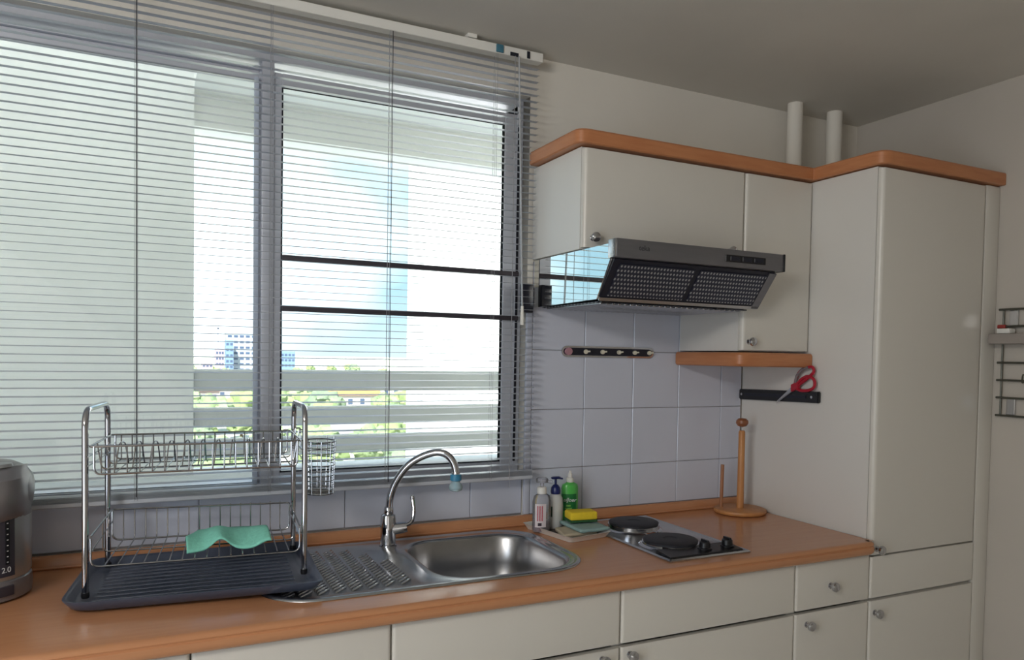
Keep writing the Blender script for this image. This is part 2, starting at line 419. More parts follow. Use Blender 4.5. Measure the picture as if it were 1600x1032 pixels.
# ------------------------------------------------------------------ far city
GZ = -20
struct('ground', box(-900, 2500, 25, 4500, GZ - 1, GZ), mat('city_ground', (205, 202, 192), .95, rgb2=(176, 180, 158), scale=.03))
leafs = [mat('foliage_a', (112, 132, 96), .9, rgb2=(140, 156, 118), scale=.8), mat('foliage_b', (98, 118, 96), .9, rgb2=(128, 142, 116), scale=.8),
         mat('foliage_c', (138, 152, 102), .9, rgb2=(116, 136, 94), scale=.8)]
trunkm = mat('tree_bark', (110, 95, 80), .9, var=.1)
tree_meshes = []
for v in range(3):
    bm = B(); bmesh.ops.create_icosphere(bm, subdivisions=4, radius=1)
    for q in bm.verts:
        d = q.co.normalized(); q.co = d * (1 + .38 * noise.noise(d * 2.3 + Vector((v * 7, 0, 0))) + .2 * noise.noise(d * 6 + Vector((0, v * 5, 0))))
        q.co.z *= .8
    finish(bm, True, 60); me = bpy.data.meshes.new('crown'); bm.to_mesh(me); bm.free(); me.materials.append(leafs[v]); tree_meshes.append(me)
bm = add_cyl(B(), (0, 0, 0), (0, 0, 1), .12, .08, 8); finish(bm); tr_me = bpy.data.meshes.new('trunk'); bm.to_mesh(tr_me); bm.free(); tr_me.materials.append(trunkm)
def tree(x, y, s, v, zone):
    lb = ('pale green leafy tree down in the town beyond the balcony, near', 'dusty green tree down in the town beyond the balcony, in the middle distance',
          'hazy green tree far off below the skyline')[zone]
    r = thing('tree', lb, 'tree', (x, y, GZ), ('near trees below the balcony', 'mid-distance trees in the town', 'far trees below the skyline')[zone])
    c = bpy.data.objects.new('crown', tree_meshes[v]); COL.objects.link(c); c.parent = r; c.scale = (s, s, s); c.location = (0, 0, s * 1.15)
    t = bpy.data.objects.new('trunk', tr_me); COL.objects.link(t); t.parent = r; t.scale = (s, s, s * .8)
def azx(px, y):     # x on the ray at azimuth fraction px (0..1 across the window view) at depth y
    a0, a1 = -.005, .33; return -1.126 + (y + 2.3) * (a0 + (a1 - a0) * px)
rnd = random.Random(4)
TAKEN = [(tuple_[0], tuple_[1], tuple_[2]) for tuple_ in ()]
HOUSES = [(.03, 302, 17), (.14, 322, 14), (.26, 340, 12), (.70, 286, 15), (.86, 316, 17), (.47, 184, 9), (.72, 174, 8)]
def plant(n, y0, y1, s0, s1, vs, zone):
    done = 0
    for _ in range(n * 60):
        if done == n: break
        y = rnd.uniform(y0, y1); x = azx(rnd.uniform(-.05, 1.0), y); s = rnd.uniform(s0, s1); v = rnd.choice(vs)
        if any((x - a) ** 2 + (y - b) ** 2 < (1.35 * (s + c)) ** 2 for a, b, c in TAKEN): continue
        if any((x - azx(f, b)) ** 2 + (y - b) ** 2 < (s * 1.3 + c) ** 2 for f, b, c in HOUSES): continue
        TAKEN.append((x, y, s)); tree(x, y, s, v, zone); done += 1
plant(22, 125, 200, 2.6, 4.6, (0, 2, 0, 1), 0); plant(26, 212, 400, 3.4, 5.4, (0, 1, 2), 1); plant(34, 430, 645, 3.6, 5.2, (0, 1, 2), 2); plant(14, 740, 900, 4, 5, (0, 1, 2), 2)
winm = mat('far_window_glass', (70, 84, 110), .2, var=.1)
roofs = {'pink': mat('roof_pink', (180, 96, 104), .8, var=.08), 'orange': mat('roof_orange', (176, 124, 80), .8, var=.08), 'grey': mat('roof_grey', (130, 128, 130), .8, var=.08)}
hwall = mat('house_wall', (176, 170, 166), .9, var=.03)
def house(x, y, w, d, h, rf, lb):
    t = thing('house', lb, 'house', (x, y, GZ))
    obj('wall', box(x - w / 2, x + w / 2, y, y + d, GZ, GZ + h), hwall, t)
    bm = B(); add_prism(bm, [(x - w / 2 - .6, y - .8, GZ + h), (x - w / 2 - .6, y + d + .8, GZ + h), (x - w / 2 - .6, y + d / 2, GZ + h + d * .28)], (w + 1.2, 0, 0))
    obj('roof', bm, roofs[rf], t, smooth=False)
    n = max(2, int(w // 4))
    for k in range(n):
        cx = x - w / 2 + (k + .5) * w / n; obj('window', box(cx - .8, cx + .8, y - .08, y + .05, GZ + h * .45, GZ + h * .8), winm, t, smooth=False)
for (f, y, w, d, h, rf, lb) in [(.03, 296, 26, 12, 6, 'pink', 'long low house with a pink roof at the left edge of the town view'),
        (.14, 316, 20, 12, 6, 'pink', 'second pink-roofed house in the town, just right of the long one'),
        (.26, 334, 16, 12, 6, 'pink', 'small pink-roofed house behind the window post'),
        (.70, 280, 22, 12, 6, 'orange', 'low house with an orange roof in the middle of the town view'),
        (.86, 310, 24, 12, 8, 'grey', 'white two-windowed house with a grey roof right of centre in the town view'),
        (.47, 180, 12, 9, 4, 'grey', 'small grey-roofed house among the near trees'),
        (.72, 170, 10, 8, 3.5, 'grey', 'pale shed with a grey roof among the near trees, right of centre')]:
    house(azx(f, y), y, w, d, h, rf, lb)
# towers
def tower(name, x, y, w, d, h, wm, lb, rows, cols, wc, cat='building'):
    t = thing(name, lb, cat, (x, y, GZ)); obj('wall', box(x, x + w, y, y + d, GZ, GZ + h), wm, t)
    top = GZ + h; rh = 4.6
    src = None
    for r_ in range(rows):
        for c_ in range(cols):
            cx = x + (c_ + .5) * w / cols; cz = top - 3.2 - r_ * rh; ww = w / cols * .34
            if src is None: src = obj('window', box(cx - ww, cx + ww, y - .1, y + .1, cz - 1.0, cz + 1.0), wc, t, smooth=False, origin=(cx, y, cz))
            else: inst(src, 'window', (cx, y, cz), t)
    return t
pale = mat('tower_white', (158, 166, 176), .9, var=.02); pinkt = mat('tower_pink', (164, 146, 156), .9, var=.03); bluet = mat('tower_blue', (106, 130, 164), .8, var=.03)
ty = 680.
s_ = (ty + 2.3) / 152.3
def tx(x150): return -1.126 + (x150 + 1.126) * s_
def tz(z150): return 1.46 + (z150 - 1.46) * s_
tw = tower('tower_block', tx(11.2), ty, tx(17.4) - tx(11.2), 20, tz(4.9) - GZ, pale, 'white tower block with rows of dark windows on the skyline behind the window post', 8, 6, winm)
tower('tower_block', tx(10.75), ty - 14, tx(12.2) - tx(10.9), 8, tz(3.4) - GZ, bluet, 'narrow blue tower block in front of the white one', 7, 2, winm)
tower('tower_block', tx(9.3), ty - 3, tx(10.7) - tx(9.3), 12, tz(1.8) - GZ, pinkt, 'pink tower block just left of the white one', 5, 3, winm)
tower('tower_block', tx(20.6), ty + 20, tx(24) - tx(20.6), 14, tz(1.6) - GZ, bluet, 'low blue office block right of the window post on the skyline', 5, 5, winm)
tower('tower_block', tx(7.2), ty + 10, tx(9.0) - tx(7.2), 14, tz(-.6) - GZ, pinkt, 'low pale pink block left of the towers on the skyline', 2, 3, winm)
cr = thing('tower_crane', 'thin tower crane standing on the skyline beside the pink block', 'crane', (tx(10.2), ty + 30, GZ)); ty += 30
bm = B(); x = tx(10.2)
add_box(bm, x - .6, x + .6, ty, ty + 1.2, GZ, tz(6.2)); obj('mast', bm, mat('crane_grey', (150, 155, 175), .6, var=.05), cr)
obj('jib', box(x - 9, x + 3, ty, ty + 1, tz(5.6), tz(5.6) + 1), MATS['crane_grey'], cr)

# ------------------------------------------------------------------ worktop + upstand
wk = thing('worktop', 'orange-brown wood-effect laminate kitchen worktop with a rounded front edge', 'worktop', (-.6, -.33, .857))
XE = .898; YF = -.648
SX0, SX1, SY0, SY1 = -.885, -.07, -.528, -.056; SR = [.12, .135, .13, .08]     # sink cut-out
bm = B()
fill_holes(bm, [[(-2.4, -.0, WT), (-2.4, YF + .014, WT), (XE, YF + .014, WT), (XE, 0, WT)], rrect(SX0, SX1, SY0, SY1, WT, SR, 6)])
fill_holes(bm, [[(-2.4, -.0, .857), (-2.4, YF + .03, .857), (XE, YF + .03, .857), (XE, 0, .857)], rrect(SX0, SX1, SY0, SY1, .857, SR, 6)])
loft(bm, [rrect(SX0, SX1, SY0, SY1, .857, SR, 6), rrect(SX0, SX1, SY0, SY1, WT, SR, 6)])
prof = [(YF + .014, .9), (YF + .008, .8985), (YF + .003, .8945), (YF + .001, .889), (YF + .0035, .886), (YF + .0035, .8845), (YF, .882), (YF - .001, .874), (YF + .002, .865), (YF + .009, .859), (YF + .018, .857), (YF + .03, .857)]
XF = XE + .004
loft(bm, [[(x, y, z) for y, z in prof] for x in (-2.4, XF - .03)], closed=False)
# rounded end in front of the tall cabinet
cx, cy = XF - .03, YF + .03
loft(bm, [[(cx + (cy - y) * math.sin(a), cy - (cy - y) * math.cos(a), z) for y, z in prof] for a in [i * math.pi / 2 / 6 for i in range(7)]], closed=False)
loft(bm, [[(cx + (cy - prof[0][0]) * math.sin(a), cy - (cy - prof[0][0]) * math.cos(a), .9) for a in [i * math.pi / 2 / 6 for i in range(7)]], [(cx, cy, .9)] * 7], closed=False)
obj('slab', bm, wood, wk, ang=40)
up = obj('upstand', add_prism(B(), [(-2.4, -.002, WT), (-2.4, -.019, WT), (-2.4, -.019, .924), (-2.4, -.016, .93), (-2.4, -.012, .9335), (-2.4, -.002, .9335)], (2.4 + .9, 0, 0)), wood, wk, ang=50)
obj('upstand_bead', add_tube(B(), [(-2.4, -.021, .9045), (.9, -.021, .9045)], .0042, 6), wood, wk)

# ------------------------------------------------------------------ cabinets
def knob_bm(x, y, z, r=.0145, ax='y'):
    bm = B(); prof = [(.0, 0), (.0095, 0), (.0095, .002), (.005, .004), (.005, .010), (.010, .0125), (.0140, .017), (.0148, .021), (.0135, .0255), (.009, .029), (.0035, .0305), (0, .0307)]
    n = 18; loops = []
    for q, h in prof[1:-1]:
        loops.append([(x + q * math.cos(2 * math.pi * k / n), y - h, z + q * math.sin(2 * math.pi * k / n)) for k in range(n)])
    loft(bm, loops, True, True); return bm
def vert_edge(a, b): return abs(a.x - b.x) < 1e-5 and abs(a.y - b.y) < 1e-5
def front(name, x0, x1, z0, z1, y, par, knob=None, m=lam, rr=.009, th=.019):
    g = .0015
    bm = box(x0 + g, x1 - g, y, y + th, z0 + g, z1 - g, bev=rr, seg=4, only=lambda a, b: vert_edge(a, b) and a.y < y + .001)
    es = [e for e in bm.edges if abs(e.verts[0].co.y - y) < 1e-4 and abs(e.verts[1].co.y - y) < 1e-4 and abs(e.verts[0].co.z - e.verts[1].co.z) < 1e-5]
    bmesh.ops.bevel(bm, geom=es, offset=.002, segments=1, affect='EDGES')
    d = obj(name, bm, m, par)
    for k in ([] if knob is None else (knob if isinstance(knob, list) else [knob])):
        obj('knob', knob_bm(k[0], y, k[1]), chrome, d)
    return d
def base_unit(x0, x1, label, knob, knobd=None, door2=None):
    t = thing('base_cabinet', label, 'cabinet', ((x0 + x1) / 2, -.3, 0))
    bm = B()
    add_box(bm, x0 + .0005, x0 + .017, YT + .021, -.02, .1, .856); add_box(bm, x1 - .017, x1 - .0005, YT + .021, -.02, .1, .856)
    add_box(bm, x0 + .017, x1 - .017, YT + .021, -.02, .1, .118); add_box(bm, x0 + .017, x1 - .017, -.028, -.02, .118, .856)
    obj('body', bm, side_m, t)
    obj('plinth', box(x0, x1, YT + .07, YT + .088, .0, .1), plinth_m, t)
    front('drawer_front', x0, x1, .711, .853, YT, t, knobd)
    if door2: front('door', x0, (x0 + x1) / 2, .105, .703, YT, t, door2[0]); front('door', (x0 + x1) / 2, x1, .105, .703, YT, t, door2[1])
    else: front('door', x0, x1, .105, .703, YT, t, knob)
base_unit(-1.655, -1.055, 'white base cabinet at the far left end, under the kettle', (-1.1, .66))
base_unit(-1.055, -.643, 'narrow white base cabinet under the dish rack', (-.69, .66))
base_unit(-.643, -.031, 'wide white base cabinet under the sink with a plain top panel', (-.088, .680))
base_unit(-.031, .584, 'wide white base cabinet under the hob with a plain top panel', (-.003, .680))
base_unit(.584, XT - .001, 'narrow white base cabinet with a knobbed drawer next to the tall cupboard', (.632, .668), ((.727, .775)))
# tall cabinet
tc_ = thing('tall_cabinet', 'tall white larder cupboard at the right end with a wooden cornice above', 'cabinet', (1.16, -.3, 0))
obj('body', box(XT, 1.423, YT + .021, -.004, .1, ZT), side_m, tc_)
obj('plinth', box(XT, 1.423, YT + .07, YT + .088, 0, .1), plinth_m, tc_)
front('door', XT, 1.418, .848, ZT - .004, YT, tc_, (.928, .868), rr=.014)
front('drawer_front', XT, 1.418, .711, .845, YT, tc_)
front('door', XT, 1.418, .105, .703, YT, tc_, (.927, .664))
obj('filler_panel', box(1.42, XR - .002, YT + .003, YT + .02, .0, ZT, bev=.003), lam, tc_)
# wall cabinets
wc1 = thing('wall_cabinet', 'wide white wall cupboard above the cooker hood with two chrome knobs', 'cabinet', (.3, -.17, 1.779))
obj('body', box(XU, XM, YW + .021, -.004, 1.779, ZT), side_m, wc1)
front('door', XU, XM, 1.781, ZT - .004, YW, wc1, [(.024, 1.811), (.536, 1.811)], rr=.012)
wc2 = thing('wall_cabinet', 'narrow white wall cupboard between the hood and the tall cupboard', 'cabinet', (.75, -.17, 1.491))
obj('body', box(XM + .001, XT - .002, YW + .021, -.004, 1.491, ZT), side_m, wc2)
front('door', XM + .001, XT - .002, 1.493, ZT - .004, YW, wc2, (.628, 1.522), rr=.012)
# cornice running over all upper cabinets
co = thing('cornice', 'orange-brown wooden cornice running along the top of the wall cupboards and larder', 'cornice', (.6, -.2, 2.08))
def corn(z0, z1, ins):
    x0 = -.036 + ins; yf = -.352 + ins; xt = XT - .018 + ins; yt = -.636 + ins
    P = fillet([(x0, -.03, 0), (x0, yf, 0), (xt, yf, 0), (xt, yt, 0), (XR - .002, yt, 0), (XR - .002, yt + .04, 0), (xt + .05, yt + .04, 0), (xt + .05, yf + .04, 0), (x0 + .045, yf + .04, 0), (x0 + .045, -.03, 0)],
               [0.001, .035, .003, .045, .001, .001, .003, .002, .004, .001], 5)
    return P
bm = B(); lo = []
for z, ins in ((2.079, .004), (2.082, 0), (2.116, 0), (2.121, .003), (2.123, .008)):
    lo.append([Vector((p.x, p.y, z)) for p in corn(0, 0, ins)])
loft(bm, lo, True, True); obj('moulding', bm, woodv, co, ang=25)
sh = tag(obj('wooden_shelf', loft and (lambda b: (loft(b, [[Vector((p.x, p.y, z)) for p in fillet([(.578 + i_, -.003, 0), (.578 + i_, -.356 + i_, 0), (XT - .003, -.356 + i_, 0), (XT - .003, -.003, 0)], [.012, .045, .002, .002], 6)] for z, i_ in ((1.439, .008), (1.442, .003), (1.448, 0), (1.478, 0), (1.484, .003), (1.487, .008))], True, True), b)[1])(B()), woodv, ang=30),
         'orange-brown wooden shelf board with a rounded corner under the narrow wall cupboard', 'shelf')

# ------------------------------------------------------------------ cooker hood
hd = thing('cooker_hood', 'grey steel cooker hood with slanted perforated filters and a polished side', 'cooker hood', (.3, -.25, 1.62))
HX0, HX1 = .001, .597
sidep = [(-.003, 1.776), (-.478, 1.776), (-.478, 1.733), (-.404, 1.629), (-.003, 1.624)]
bm = add_prism(B(), [(HX0 + .004, y, z) for y, z in sidep], (HX1 - HX0 - .008, 0, 0)); obj('body', bm, hoodf, hd, smooth=False)
for xa, m in ((HX0, mirror), (HX1 - .004, steel)):
    obj('side_panel', add_prism(B(), [(xa, y, z) for y, z in [(-.003, 1.777), (-.474, 1.777), (-.474, 1.732), (-.405, 1.627), (-.003, 1.622)]], (.004, 0, 0)), m, hd, smooth=False)
obj('fascia', box(HX0 - .002, .605, -.512, -.472, 1.735, 1.7875, bev=.003), hoodf, hd)
obj('end_cap', box(.603, .61, -.514, -.46, 1.734, 1.788, bev=.002), black, hd)
obj('end_cap', box(HX0 - .006, HX0 + .001, -.51, -.472, 1.736, 1.787, bev=.002), steel, hd)
cp = obj('control_panel', box(.375, .53, -.5145, -.511, 1.7495, 1.7705, bev=.001, seg=1), black, hd)
for k in range(3): obj('switch', box(.392 + k * .046, .428 + k * .046, -.5165, -.5143, 1.7535, 1.7665, bev=.001, seg=1), navy, cp)
text('logo', 'teka', .021, facing((.089, -.5125, 1.765), (1, 0, 0), (0, 0, 1)), mat('logo_grey', (58, 58, 64), .4, var=.05), hd)
# slanted filter panels
def slant_panel(name, x0, x1, a, b, off, th, m, par):
    A = Vector((0, *a)); Bv = Vector((0, *b)); d = (Bv - A).normalized(); nrm = Vector((0, -d.z, d.y)); nrm = nrm if nrm.y < 0 else -nrm
    pts = [A + nrm * off, Bv + nrm * off, Bv + nrm * (off + th), A + nrm * (off + th)]
    return obj(name, add_prism(B(), [(x0, p.y, p.z) for p in pts], (x1 - x0, 0, 0)), m, par, smooth=False)
slant_panel('filter_frame', HX0 + .006, HX1 - .006, (-.486, 1.736), (-.404, 1.631), .0, .005, navy, hd)
dA = Vector((-.486, 1.736)); dB = Vector((-.404, 1.631))
def mixp(t): p = dA.lerp(dB, t); return (p.x, p.y)
slant_panel('filter', .03, .290, mixp(.1), mixp(.9), .005, .003, perf, hd)
slant_panel('filter', .310, .565, mixp(.1), mixp(.9), .005, .003, perf, hd)
slant_panel('side_trim', HX1 - .03, HX1 - .001, mixp(.02), mixp(1.0), .004, .006, hoodf, hd)
slant_panel('bottom_trim', .006, HX1 - .004, mixp(.94), mixp(1.02), .004, .006, steel, hd)
fl = obj('underside_filter', box(.02, .575, -.385, -.03, 1.6195, 1.6225), perf2, hd, smooth=False)
rb0 = None
for k in range(26):
    x = .03 + k * .0207
    if rb0 is None: rb0 = obj('rib', box(x, x + .008, -.38, -.04, 1.616, 1.6197, bev=.001, seg=1), steel, fl, origin=(x, -.2, 1.616))
    else: inst(rb0, 'rib', (x, -.2, 1.616), fl)
for x in (.10, .52): obj('latch', box(x - .1 + .02, x - .05, -.402, -.392, 1.617, 1.624, bev=.001, seg=1), black, hd)

# ------------------------------------------------------------------ pipes and knife strip etc.
bm = add_tube(B(), [(1.06, -.08, ZT + .001), (1.06, -.08, ZC)], .029, 20)
tag(obj('drain_pipe', bm, paint), 'white vertical pipe above the cornice, left of the pair', 'pipe')
bm = add_tube(B(), [(1.268, -.08, ZT + .001), (1.268, -.08, ZC)], .030, 20)
tag(obj('drain_pipe', bm, paint), 'white vertical pipe above the cornice nearest the corner', 'pipe')

rk = thing('utensil_rail', 'chrome magnetic-style hook rail with pale plastic hooks on the wall tiles', 'rail', (.294, -.004, 1.465))
pts = []
for s, cx in ((1, .462), (-1, .126)):
    for k in range(9):
        a = -math.pi / 2 + k * math.pi / 8; pts.append((cx + s * .0188 * math.cos(a) * 1, 0, 1.480 + s * .0188 * math.sin(a)))
bm = add_prism(B(), [(x, -.003, z) for x, _, z in pts], (0, -.006, 0)); obj('plate', bm, chrome, rk)
pts2 = [((x - .294) * .97 + .294, 0, (z - 1.48) * .68 + 1.48) for x, _, z in pts]
obj('inlay', add_prism(B(), [(x, -.0085, z) for x, _, z in pts2], (0, -.0012, 0)), navy, rk)
hk = mat('hook_ivory', (214, 208, 190), .4, var=.03)
for i, x in enumerate((.198, .265, .332, .398, .46)):
    bm = add_tube(B(), [(x, -.0095, 1.48), (x, -.0165, 1.48)], .0075, 12); add_tube(bm, [(x, -.015, 1.48), (x + .011, -.024, 1.4815)], .003, 6); obj('hook', bm, hk, rk)
obj('hook', add_tube(B(), [(.13, -.0095, 1.48), (.13, -.019, 1.48)], [.013, .0125], 16), mat('hook_mauve', (176, 130, 140), .4, var=.05), rk, label='mauve end hook')

kn = thing('knife_strip', 'black magnetic knife strip screwed to the side of the tall cupboard', 'knife rack', (XT, -.2, 1.31))
def slab_yz(x0, x1, y0, y1, za0, za1, zb0, zb1, bev=.003):
    bm = add_prism(B(), [(x0, y0, za0), (x0, y1, zb0), (x0, y1, zb1), (x0, y0, za1)], (x1 - x0, 0, 0))
    bmesh.ops.bevel(bm, geom=list(bm.edges), offset=bev, segments=2, affect='EDGES'); return bm
obj('bar', slab_yz(XT - .016, XT - .0005, -.004, -.398, 1.311, 1.350, 1.319, 1.358), black, kn)
obj('magnet', slab_yz(XT - .018, XT - .0155, -.035, -.345, 1.325, 1.336, 1.332, 1.343, .0005), navy, kn)
for y, z in ((-.02, 1.331), (-.37, 1.338)): obj('screw', add_tube(B(), [(XT - .0155, y, z), (XT - .018, y, z)], .005, 12), steel, kn)
scs = thing('scissors', 'red-handled kitchen scissors stuck slanting on the black knife strip', 'scissors', (XT - .02, -.28, 1.31))
red = mat('scissor_red', (170, 32, 52), .35, var=.05); greyp = mat('scissor_grey', (120, 112, 116), .4, var=.04)
xs_ = XT - .0215
def blade(o, tip, base, w):
    t, b = Vector((0, *tip)), Vector((0, *base)); d = (b - t).normalized(); n = Vector((0, -d.z, d.y))
    p = [t, b + n * w * .5, b - n * w * .5]
    return obj('blade', add_prism(B(), [(xs_ + o, q.y, q.z) for q in p], (.0015, 0, 0)), steel, scs, smooth=False)
blade(0, (-.203, 1.309), (-.296, 1.371), .017); blade(.0016, (-.206, 1.307), (-.292, 1.366), .014)
def loopring(pts, r, m, nm): return obj(nm, add_tube(B(), fillet([(xs_, y, z) for y, z in pts], .02, 4), r, 8, closed=True), m, scs)
loopring([(-.296, 1.372), (-.305, 1.412), (-.335, 1.438), (-.378, 1.443), (-.384, 1.425), (-.352, 1.4), (-.315, 1.378)], .0055, red, 'handle')
loopring([(-.300, 1.366), (-.325, 1.40), (-.36, 1.412), (-.388, 1.398), (-.388, 1.372), (-.36, 1.36), (-.325, 1.358)], .0055, red, 'handle')
obj('pivot_guard', slab_yz(xs_ - .006, xs_ + .006, -.282, -.318, 1.352, 1.378, 1.366, 1.392, .002), red, scs)
obj('grip_insert', add_tube(B(), [(xs_ - .004, y, z) for y, z in ((-.303, 1.385), (-.308, 1.408), (-.333, 1.432), (-.36, 1.44))], .005, 8), greyp, scs)

# wire rack on the right wall
wr = thing('wall_rack', 'dark wire rack with a white shelf hanging on the right wall at the frame edge', 'rack', (1.47, -.8, 1.28))
dkw = mat('rack_wire', (92, 92, 84), .4, .6, var=.05)
for y in (-.655, -.76, -.95): obj('upright', add_tube(B(), [(1.478, y, 1.284), (1.478, y, 1.652)], .0035, 8), dkw, wr)
for z in (1.65, 1.592, 1.468, 1.408, 1.348, 1.287): obj('rung', add_tube(B(), [(1.472, -.642, z), (1.472, -.965, z)], .0038, 8), dkw, wr)
for z in (1.622, 1.315): obj('bracket', box(1.484, XR - .001, -.70, -.67, z - .03, z + .03, bev=.002, seg=1), steel, wr)
obj('shelf', box(1.425, 1.49, -.97, -.634, 1.531, 1.566, bev=.004), mat('rack_shelf', (150, 142, 136), .5, var=.04), wr)
tag(obj('soap_packet', box(1.44, 1.475, -.70, -.655, 1.5665, 1.584, bev=.004), whitepl), 'small white packet lying on the shelf of the wall rack', 'packet')
tag(obj('red_peg', box(1.465, 1.482, -.668, -.640, 1.585, 1.598, bev=.003), mat('peg_red', (150, 50, 45), .5, var=.05)), 'small dark red clip at the left end of the wall rack', 'clip')
obj('hook', add_tube(B(), fillet([(1.47, -.74, 1.408), (1.455, -.74, 1.4), (1.455, -.74, 1.42), (1.46, -.74, 1.43)], .006, 3, False), .003, 6), dkw, wr)

# ------------------------------------------------------------------ sink
sk = thing('kitchen_sink', 'stainless steel inset sink with a rounded bowl and ribbed drainer', 'sink', (-.48, -.29, .9))
OX0, OX1, OY0, OY1 = -.905, -.052, -.545, -.042
def R4(ins, z, k=1): return rrect(OX0 + ins, OX1 - ins, OY0 + ins, OY1 - ins, z, [(.13 - ins), (.145 - ins), (.14 - ins), (.09 - ins)], 8)
bX0, bX1, bY0, bY1 = -.478, -.098, -.512, -.108
def BW(ins, z, r=.1): return rrect(bX0 + ins, bX1 - ins, bY0 + ins, bY1 - ins, z, r, 8)
bm = B()
loft(bm, [R4(0, .9008), R4(.001, .903), R4(.005, .9055), R4(.012, .9055), R4(.017, .9035)])
dX0, dX1, dY0, dY1 = -.872, -.535, -.512, -.085
def DR(ins, z):
    P = [(dX0 + ins, dY0 + ins, z), (dX1 + .03 - ins, dY0 + ins, z), (dX1 + .035 - ins, -.30, z), (dX1 - .02 - ins, -.16, z), (dX1 - .10 - ins, dY1 - ins, z), (dX0 + ins, dY1 - ins, z)]
    return fillet(P, [.09, .05, .1, .1, .05, .06], 5)
fill_holes(bm, [R4(.017, .9035), BW(-.022, .9035, .12), DR(0, .9035)])
loft(bm, [DR(0, .9035), DR(.006, .901)], cap1=True)
loft(bm, [BW(-.022, .9035, .12), BW(-.012, .9045, .112), BW(-.006, .9035, .106), BW(0, .898, .1)])
obj('rim', bm, sinkm, sk, ang=50)
bm = B(); loft(bm, [BW(0, .898, .1), BW(.004, .89, .098), BW(.012, .82, .095), BW(.018, .765, .09), BW(.03, .748, .08), BW(.055, .742, .06), BW(.12, .739, .05)], cap1=True)
obj('bowl', bm, bowlm, sk, ang=60)
dr = obj('drain', add_lathe(B(), -.288, -.31, [(.045, .7392), (.045, .742), (.038, .7425), (.030, .741), (.001, .7405)], 24), steel, sk)
# diagonal ribs pressed in the drainer
rib = None; ang = math.radians(46)
L_ = .05
for i in range(9):
    for j in range(36):
        x = -.864 + i * .040; y = -.54 + j * .020 + (i * .0414) % .020
        x1 = x + L_ * math.cos(ang); y1 = y + L_ * math.sin(ang)
        if not (-.505 < y and y1 < -.092): continue
        lim = -.51 if y1 < -.3 else (-.51 - (y1 + .3) * .62)
        if x1 > lim or x < -.866: continue
        if rib is None:
            rib = obj('rib', add_tube(B(), [(x, y, .9003), (x + .0035, y + .0036, .9014), ((x + x1) / 2, (y + y1) / 2, .9017), (x1 - .0035, y1 - .0036, .9014), (x1, y1, .9003)], [.0008, .0030, .0034, .0030, .0008], 8), sinkm, sk, origin=(x, y, .9))
        else: inst(rib, 'rib', (x, y, .9), sk)

# ------------------------------------------------------------------ tap
tp = thing('kitchen_tap', 'chrome swan-neck kitchen tap with a side lever standing behind the sink', 'tap', (-.513, -.115, .9036))
obj('body', add_lathe(B(), -.513, -.115, [(.025, .9036), (.0255, .907), (.0225, .909), (.0220, .985), (.0205, .993), (.014, .997)], 28), chrome, tp)
obj('collar', add_lathe(B(), -.512, -.115, [(.0125, .995), (.014, .999), (.0138, 1.011), (.0125, 1.016), (.0095, 1.018)], 24), chrome, tp)
neck = [(-.511, -.115, 1.01), (-.508, -.117, 1.045), (-.495, -.125, 1.088), (-.471, -.141, 1.131), (-.44, -.16, 1.16), (-.404, -.184, 1.1775), (-.379, -.2, 1.178), (-.361, -.211, 1.165), (-.35, -.218, 1.143), (-.346, -.2205, 1.12)]
def smooth_pts(P, k=5):
    P = [Vector(p) for p in P]; o = []
    for i in range(len(P) - 1):
        p0, p1, p2, p3 = P[max(i - 1, 0)], P[i], P[i + 1], P[min(i + 2, len(P) - 1)]
        for s in range(k):
            t = s / k; o.append(.5 * ((2 * p1) + (p2 - p0) * t + (2 * p0 - 5 * p1 + 4 * p2 - p3) * t * t + (-p0 + 3 * p1 - 3 * p2 + p3) * t ** 3))
    o.append(P[-1]); return o
obj('spout', add_tube(B(), smooth_pts(neck), .0106, 14), chrome, tp)
arm = obj('lever_arm', add_tube(B(), [(-.505, -.118, .951), (-.478, -.128, .955), (-.462, -.133, .958)], [.0175, .0165, .015], 16), chrome, tp)
obj('lever', add_tube(B(), smooth_pts([(-.478, -.13, .962), (-.458, -.135, .966), (-.447, -.137, .978), (-.444, -.138, 1.008), (-.448, -.137, 1.04)]), .0056, 10), chrome, arm)
obj('lever_tip', add_lathe(B(), -.448, -.137, [(.002, 1.036), (.0065, 1.039), (.007, 1.044), (.0045, 1.049), (.001, 1.05)], 12), chrome, arm)
fi = thing('tap_filter', 'blue and clear plastic water filter fitted on the end of the tap spout', 'filter', (-.346, -.2205, 1.068))
obj('collar', add_lathe(B(), -.346, -.2205, [(.0105, 1.126), (.012, 1.122), (.012, 1.117)], 20), steel, fi)
obj('ring', add_lathe(B(), -.346, -.2205, [(.012, 1.119), (.0165, 1.118), (.0165, 1.101), (.014, 1.099)], 20), mat('filter_blue', (60, 130, 165), .3, var=.05), fi)
obj('bulb', add_lathe(B(), -.346, -.2205, [(.012, 1.1), (.0125, 1.094), (.018, 1.088), (.0205, 1.08), (.018, 1.072), (.012, 1.069), (.001, 1.0685)], 24), bulbm, fi)
obj('insert', add_lathe(B(), -.346, -.2205, [(.005, 1.098), (.005, 1.08), (.007, 1.074)], 16), mat('filter_teal', (90, 160, 180), .3, var=.05), fi)

